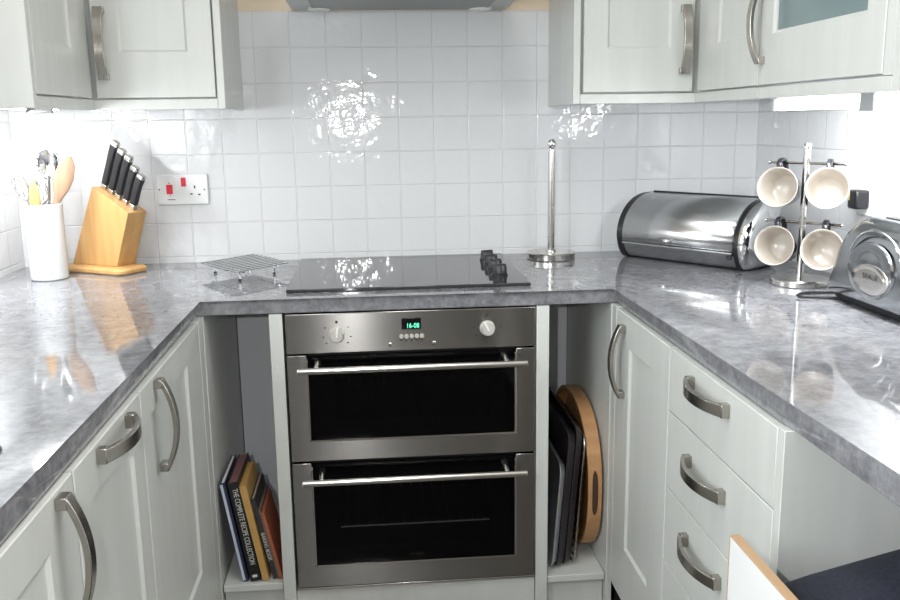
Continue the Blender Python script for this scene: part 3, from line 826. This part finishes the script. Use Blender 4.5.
# oval emblem: ring and domed plate on the long face
def oval(cy, cz, ry, rz, x, k=40): return [Vector((x, cy + ry*math.cos(2*PI*i/k), cz + rz*math.sin(2*PI*i/k))) for i in range(k)]
ec = (-.972, 1.0)
mb = MB(); mb.tube(oval(ec[0]-.012, ec[1]+.008, .098, .075, TX0-.0002)[2:20], .0026, 8)
mb.build('swoosh', M['chrome'], ts)
em = MB().rings([oval(*ec, .082, .059, TX0+.002), oval(*ec, .080, .057, TX0-.004), oval(*ec, .071, .050, TX0-.001), oval(*ec, .045, .034, TX0-.003), oval(*ec, .004, .004, TX0-.004)]).build('emblem', M['toaster'], ts, angle=1.2)
MB().rings([oval(ec[0]-.004, ec[1]-.016, .064, .032, TX0-.0012), oval(ec[0]-.004, ec[1]-.016, .061, .030, TX0-.0056), oval(ec[0]-.004, ec[1]-.016, .045, .02, TX0-.0066)]).build('name_plate', M['steel_h'], ts, angle=1.2)
text('maker_mark', 'DUALIT', .016, (TX0-.0072, ec[0]-.012, ec[1]-.010), -Y, Z, M['ink'], em)
pts = [(.985, -.80, ZT+.006), (.955, -.77, ZT+.006), (.905, -.755, ZT+.005), (.872, -.768, ZT+.005), (.862, -.785, ZT+.005), (.875, -.80, ZT+.005), (.91, -.815, ZT+.005), (.945, -.83, ZT+.0035)]
sm = []
for i in range(len(pts)-1):
    p0, p1, p2, p3 = [Vector(pts[max(0, min(len(pts)-1, i+k))]) for k in (-1, 0, 1, 2)]
    for s in range(6):
        u = s/6; sm.append(.5*((2*p1) + (p2-p0)*u + (2*p0-5*p1+4*p2-p3)*u*u + (3*p1-p0-3*p2+p3)*u**3))
MB().tube(sm, .0034, 10).build('power_cord', M['black'], ts)

# ------------------------------------------------------------------ sink edge on the left worktop
sk = thing('sink', 'stainless steel sink rim on the left worktop', 'sink', (-.79, -1.9, ZT))
R = []
def sr(i, z, r=.03): return [Vector((a, b, z)) for a, b in rrect(-.79, -1.93, .224-i, .392-i, max(.004, r-i), 6)]
MB().rings([sr(0, ZT+.0004), sr(.001, ZT+.004), sr(.012, ZT+.0055), sr(.022, ZT+.004), sr(.03, ZT+.0012), sr(.06, ZT+.0008)], False, True).build('rim_and_drainer', M['nickel'], sk, angle=1.)
MB().tube([Vector((a, b, ZT+.0022)) for a, b in rrect(-.79, -1.93, .2262, .3942, .032, 6)], .0017, 8, closed=True).build('rim_shadow_line', M['black'], sk)  # added black ring, draws the dark shadow line around the rim
MB().tube([Vector((a, b, ZT+.0035)) for a, b in rrect(-.79, -1.93, .205, .373, .02, 6)], .002, 8, closed=True).build('inner_edge', M['black'], sk)

# ------------------------------------------------------------------ cookbooks in the left niche (leaning left)
ZS = .1822
def book(label, xb, lean, thick, h, depth, cover, page, y0, head=None):
    """xb: bottom left corner of the spine; lean: degrees to the left"""
    a = math.radians(lean); c, s = math.cos(a), math.sin(a)
    tx, hz = Vector((c, 0, s)), Vector((-s, 0, c))    # thickness direction / height direction
    o = Vector((xb, y0, ZS + .0008))
    t = thing('cookbook', label, 'book', o, 'cookbooks in the open niche')
    def bx(a0, a1, d0, d1, h0, h1, name, mat, par, bev=.0006):
        cc = o + tx*((a0+a1)/2) + Y*((d0+d1)/2) + hz*((h0+h1)/2)
        return MB().obox(cc, (tx, Y, hz), ((a1-a0)/2, (d1-d0)/2, (h1-h0)/2)).build(name, mat, par, bevel=bev)
    # cover as a folded U, pages inside
    cv = MB()
    for a0, a1, d0, d1 in ((0, .0022, .0, depth), (thick-.0022, thick, .0, depth), (0, thick, -.002, .0012)):
        cv.obox(o + tx*((a0+a1)/2) + Y*((d0+d1)/2) + hz*(h/2), (tx, Y, hz), ((a1-a0)/2, (d1-d0)/2, h/2))
    cv.build('cover', cover, t, bevel=.0008)
    bx(.0025, thick-.0025, .0016, depth-.004, .003, h-.003, 'pages', page, t, 0)
    return t, o, tx, hz
# lean angle about 8-15 degrees; lowest corner of each book touches the shelf
b1 = book('tall navy book with a pale spine edge against the niche side', -.4365, 9.2, .013, .268, .19, M['b_navy'], M['page'], -.575)
t, o, tx, hz = b1
MB().obox(o + tx*.0035 - Y*.0026 + hz*.134, (tx, Y, hz), (.0032, .0005, .130)).build('spine_strip', P('pale_blue', (.5, .55, .66), .5), t)
b2 = book('thick black book with pale lettering down its spine', -.4178, 9.2, .026, .268, .2, M['b_black'], M['b_wine'], -.577)
t, o, tx, hz = b2
text('spine_title', 'THE COMPLETE RECIPE COLLECTION', .0185, o + tx*.0145 - Y*.0026 + hz*.148, -hz, tx, M['white_ink'], t, squeeze=.66)
MB().obox(o + tx*.013 - Y*.0026 + hz*.014, (tx, Y, hz), (.006, .0005, .0035)).build('spine_mark', M['white_ink'], t)
book('tan yellow cookbook leaning beside the thick black book', -.3885, 9.8, .0165, .258, .17, M['b_tan'], M['b_tan'], -.577)
b4 = book('slim charcoal book with white spine lettering in the niche', -.3622, 12, .0112, .222, .17, M['b_grey'], M['page_d'], -.57)
t, o, tx, hz = b4
text('spine_title', 'BAKING BOOK', .0135, o + tx*.0056 - Y*.0026 + hz*.09, -hz, tx, M['white_ink'], t, squeeze=.85)
book('thin brown cookbook between the charcoal and terracotta books', -.3505, 12, .0048, .192, .165, M['b_olive'], M['page_d'], -.57)
book('terracotta red cookbook nearest the oven housing', -.3454, 12, .0074, .184, .15, M['b_red'], M['b_red'], -.572)

# ------------------------------------------------------------------ trays in the right niche
ZR = .1582
def slab_frame(xb, lean, y0):
    a = math.radians(lean); c, s = math.cos(a), math.sin(a)
    return Vector((xb, y0, ZR+.001)), Vector((c, 0, -s)), Vector((s, 0, c))     # origin, thickness (right), height
def tray(name, label, cat, xb, lean, y0, depth, h, mat, rim=.016, group=None):
    o, tx, hz = slab_frame(xb, lean, y0)
    t = thing(name, label, cat, o, group)
    def ring(ins, th):
        return [o + Y*a + hz*b + tx*th for a, b in rrect(depth/2, h/2, depth/2-ins, h/2-ins, max(.006, .035-ins), 6)]
    # open face to the left
    MB().rings([ring(.010, rim), ring(.002, .002), ring(0, .0), ring(.0, -.0012), ring(.004, -.0012), ring(.004, .001), ring(.013, rim-.0015)]).build('pan', mat, t, angle=.9)
    return t
GT = 'baking tins standing in the niche'
tray('baking_tray', 'pale grey metal baking tray standing nearest the oven', 'tray', .350, 4.6, -.57, .36, .292, M['tray_grey'], rim=.013)
tray('roasting_tin', 'black roasting tin standing behind the pale grey tray', 'tray', .3655, 4.6, -.565, .43, .372, M['tray_black'], rim=.018)
tray('roasting_tin', 'taller black roasting tin standing next to the cooling rack', 'tray', .3865, 4.6, -.558, .43, .382, M['tray_black'], rim=.015)
o, tx, hz = slab_frame(.4075, 4.2, -.552)
t = thing('cooling_rack', 'dark wire cooling rack standing against the wooden tray', 'rack', o)
mb = MB(); mb.tube([o + Y*a + hz*b + tx*.004 for a, b in rrect(.2, .182, .2, .1755, .03, 5)], .0026, 8, closed=True); mb.build('frame', M['nickel'], t)
mb = MB()
for i in range(1, 17): mb.tube([o + Y*.003 + hz*(.006+.352*i/17) + tx*.004, o + Y*.397 + hz*(.006+.352*i/17) + tx*.004], .0014, 6)
mb.build('wires', M['nickel'], t)
# wooden tray: oval, deep rim, hand slot in the front end
t = thing('wooden_tray', 'round ended wooden tray with a hand slot standing in the niche', 'tray', (.455, -.36, ZR))
cy, cz, ry, rz = -.348, .3685, .2275, .2090
tx0, tx1 = .4425, .4785
def ovr(k, x, n=72): return [Vector((x, cy + (ry-k)*math.copysign(abs(math.cos(2*PI*i/n))**.86, math.cos(2*PI*i/n)), cz + (rz-k)*math.copysign(abs(math.sin(2*PI*i/n))**.86, math.sin(2*PI*i/n)))) for i in range(n)]
wtray = MB().rings([ovr(.0, tx1), ovr(.0, tx0), ovr(.010, tx0), ovr(.012, tx1-.006)]).build('tray_body', M['wood2'], t, bevel=.002)
slot = MB()
def slot_p(zc, x):   # follows the rim just outside its surface
    s = (zc-cz)/rz; 
    sn = math.copysign(abs(s)**(1/.86), s); cs = -math.sqrt(max(0, 1-sn*sn))
    return Vector((x, cy - ry*abs(cs)**.86 - .0006, zc))
R = []
for i in range(13):
    zc = cz - .058 + .12*i/12; hw = .0075*math.sqrt(max(.05, 1-((i-6)/6.05)**4))
    R.append([slot_p(zc, .460-hw), slot_p(zc, .460+hw)])
slot.rings(R, False, False, closed=False)
slot.build('hand_slot', P('slot_dark', (.05, .025, .012), .8), t)

# ------------------------------------------------------------------ bar stool under the right worktop
st = thing('bar_stool', 'white panel sided stool with wooden top edge and navy cushion at bottom right', 'stool', (.6, -1.74, 0))
sx, sy0, sy1 = .405, -1.99, -1.54
bp1 = box('back_board', P('white_laminate', (.80, .81, .80), .3), st, sx, sx+.0135, sy0, sy1, .36, .7275, bevel=.001)
box('top_edge', M['ply'], bp1, sx-.0003, sx+.0138, sy0, sy1, .7277, .7302, bevel=.0006)
box('edge_strip', M['ply'], bp1, sx, sx+.0135, sy1+.0002, sy1+.0016, .36, .7275, bevel=0)
box('seat_board', M['ply'], st, sx+.015, .80, sy0+.01, sy1-.01, .56, .58, bevel=.003)
R = []
for z, i, r in ((.5805, .012, .04), (.59, .002, .05), (.615, .0, .05), (.640, .008, .05), (.655, .03, .06), (.664, .07, .06), (.668, .12, .04)):
    R.append([Vector((a, b, z + ((max(0, a-.44)*.24 + .012*math.sin(max(0, min(1, (a-.42)/.38))*PI)) if z > .6 else 0))) for a, b in rrect(.61, -1.765, .192-i, .222-i, r, 8)])
MB().rings(R).build('cushion', M['navy'], st, angle=1.3)
for lx, ly in ((sx+.03, sy0+.03), (sx+.03, sy1-.03), (.775, sy0+.03), (.775, sy1-.03)):
    MB().box(lx-.015, lx+.015, ly-.015, ly+.015, .001, .5595).build('leg', M['ply'], st, bevel=.002)

# ------------------------------------------------------------------ lights
def area(name, loc, target, sx, sy, power, col=(1, 1, 1)):
    l = bpy.data.lights.new(name, 'AREA'); l.shape = 'RECTANGLE'; l.size = sx; l.size_y = sy; l.energy = power; l.color = col
    o = bpy.data.objects.new(name, l); COL.objects.link(o); o.location = loc
    z = (Vector(loc) - Vector(target)).normalized(); y = (Y - z*z.y).normalized(); x = y.cross(z)     # long side kept along the wall
    o.rotation_euler = Matrix((x, y, z)).transposed().to_euler()
    return o
area('window_daylight', (WL+.02, (wy0+wy1)/2, 1.6), (1.0, (wy0+wy1)/2, 1.35), 1.0, 1.1, 31, (.90, .96, 1.0))
area('ceiling_fill', (.02, -1.45, CZ-.03), (.02, -1.45, 0), .45, .45, 9, (1, .99, .97))  # unseen area light added as room fill, no fixture modelled
area('strip_lamp_right', (.81, -.96, 1.338), (.66, -.80, .95), .02, .5, 3.2, (.97, .985, 1.0))
area('strip_lamp_right_wall', (.87, -.96, 1.338), (1.06, -.94, 1.2), .03, .5, 6, (.97, .985, 1.0))
area('strip_lamp_left', (-.90, -.42, 1.342), (-.70, -.30, .98), .03, .5, 4, (.97, .985, 1.0))
area('strip_lamp_left_wall', (-.95, -.41, 1.342), (-1.08, -.38, 1.2), .03, .5, 4.5, (.97, .985, 1.0))
fl = bpy.data.lights.new('camera_flash', 'POINT'); fl.energy = 36; fl.shadow_soft_size = .012; fl.color = (1, 1, 1)
fo = bpy.data.objects.new('camera_flash', fl); COL.objects.link(fo); fo.location = (-.20, -2.66, 1.345)

w = bpy.data.worlds.new('world'); S.world = w; w.use_nodes = True
bg = w.node_tree.nodes['Background']; bg.inputs['Color'].default_value = (.85, .92, 1, 1); bg.inputs['Strength'].default_value = 1.2

# ------------------------------------------------------------------ camera
def cam_axes(yaw, pit, rol):
    y, p, r = map(math.radians, (yaw, pit, rol))
    F = Vector((math.sin(y)*math.cos(p), math.cos(y)*math.cos(p), -math.sin(p)))
    R = Vector((math.cos(y), -math.sin(y), 0)); U = R.cross(F)
    return R*math.cos(r) + U*math.sin(r), -R*math.sin(r) + U*math.cos(r), F
R_, U2, F_ = cam_axes(4.9636, 11.3578, -.8287)
cd = bpy.data.cameras.new('camera'); cd.sensor_width = 36; cd.lens = 894.286/900*36; cd.clip_start = .02
co = bpy.data.objects.new('camera', cd); COL.objects.link(co)
mw = Matrix((R_, U2, -F_)).transposed().to_4x4(); mw.translation = (-.0883, -2.6793, 1.3122)
co.matrix_world = mw
S.camera = co

S.view_settings.view_transform = 'Standard'
S.view_settings.look = 'None'
S.view_settings.exposure = 0
S.cycles.use_denoising = True
S.cycles.max_bounces = 8
S.cycles.transparent_max_bounces = 8
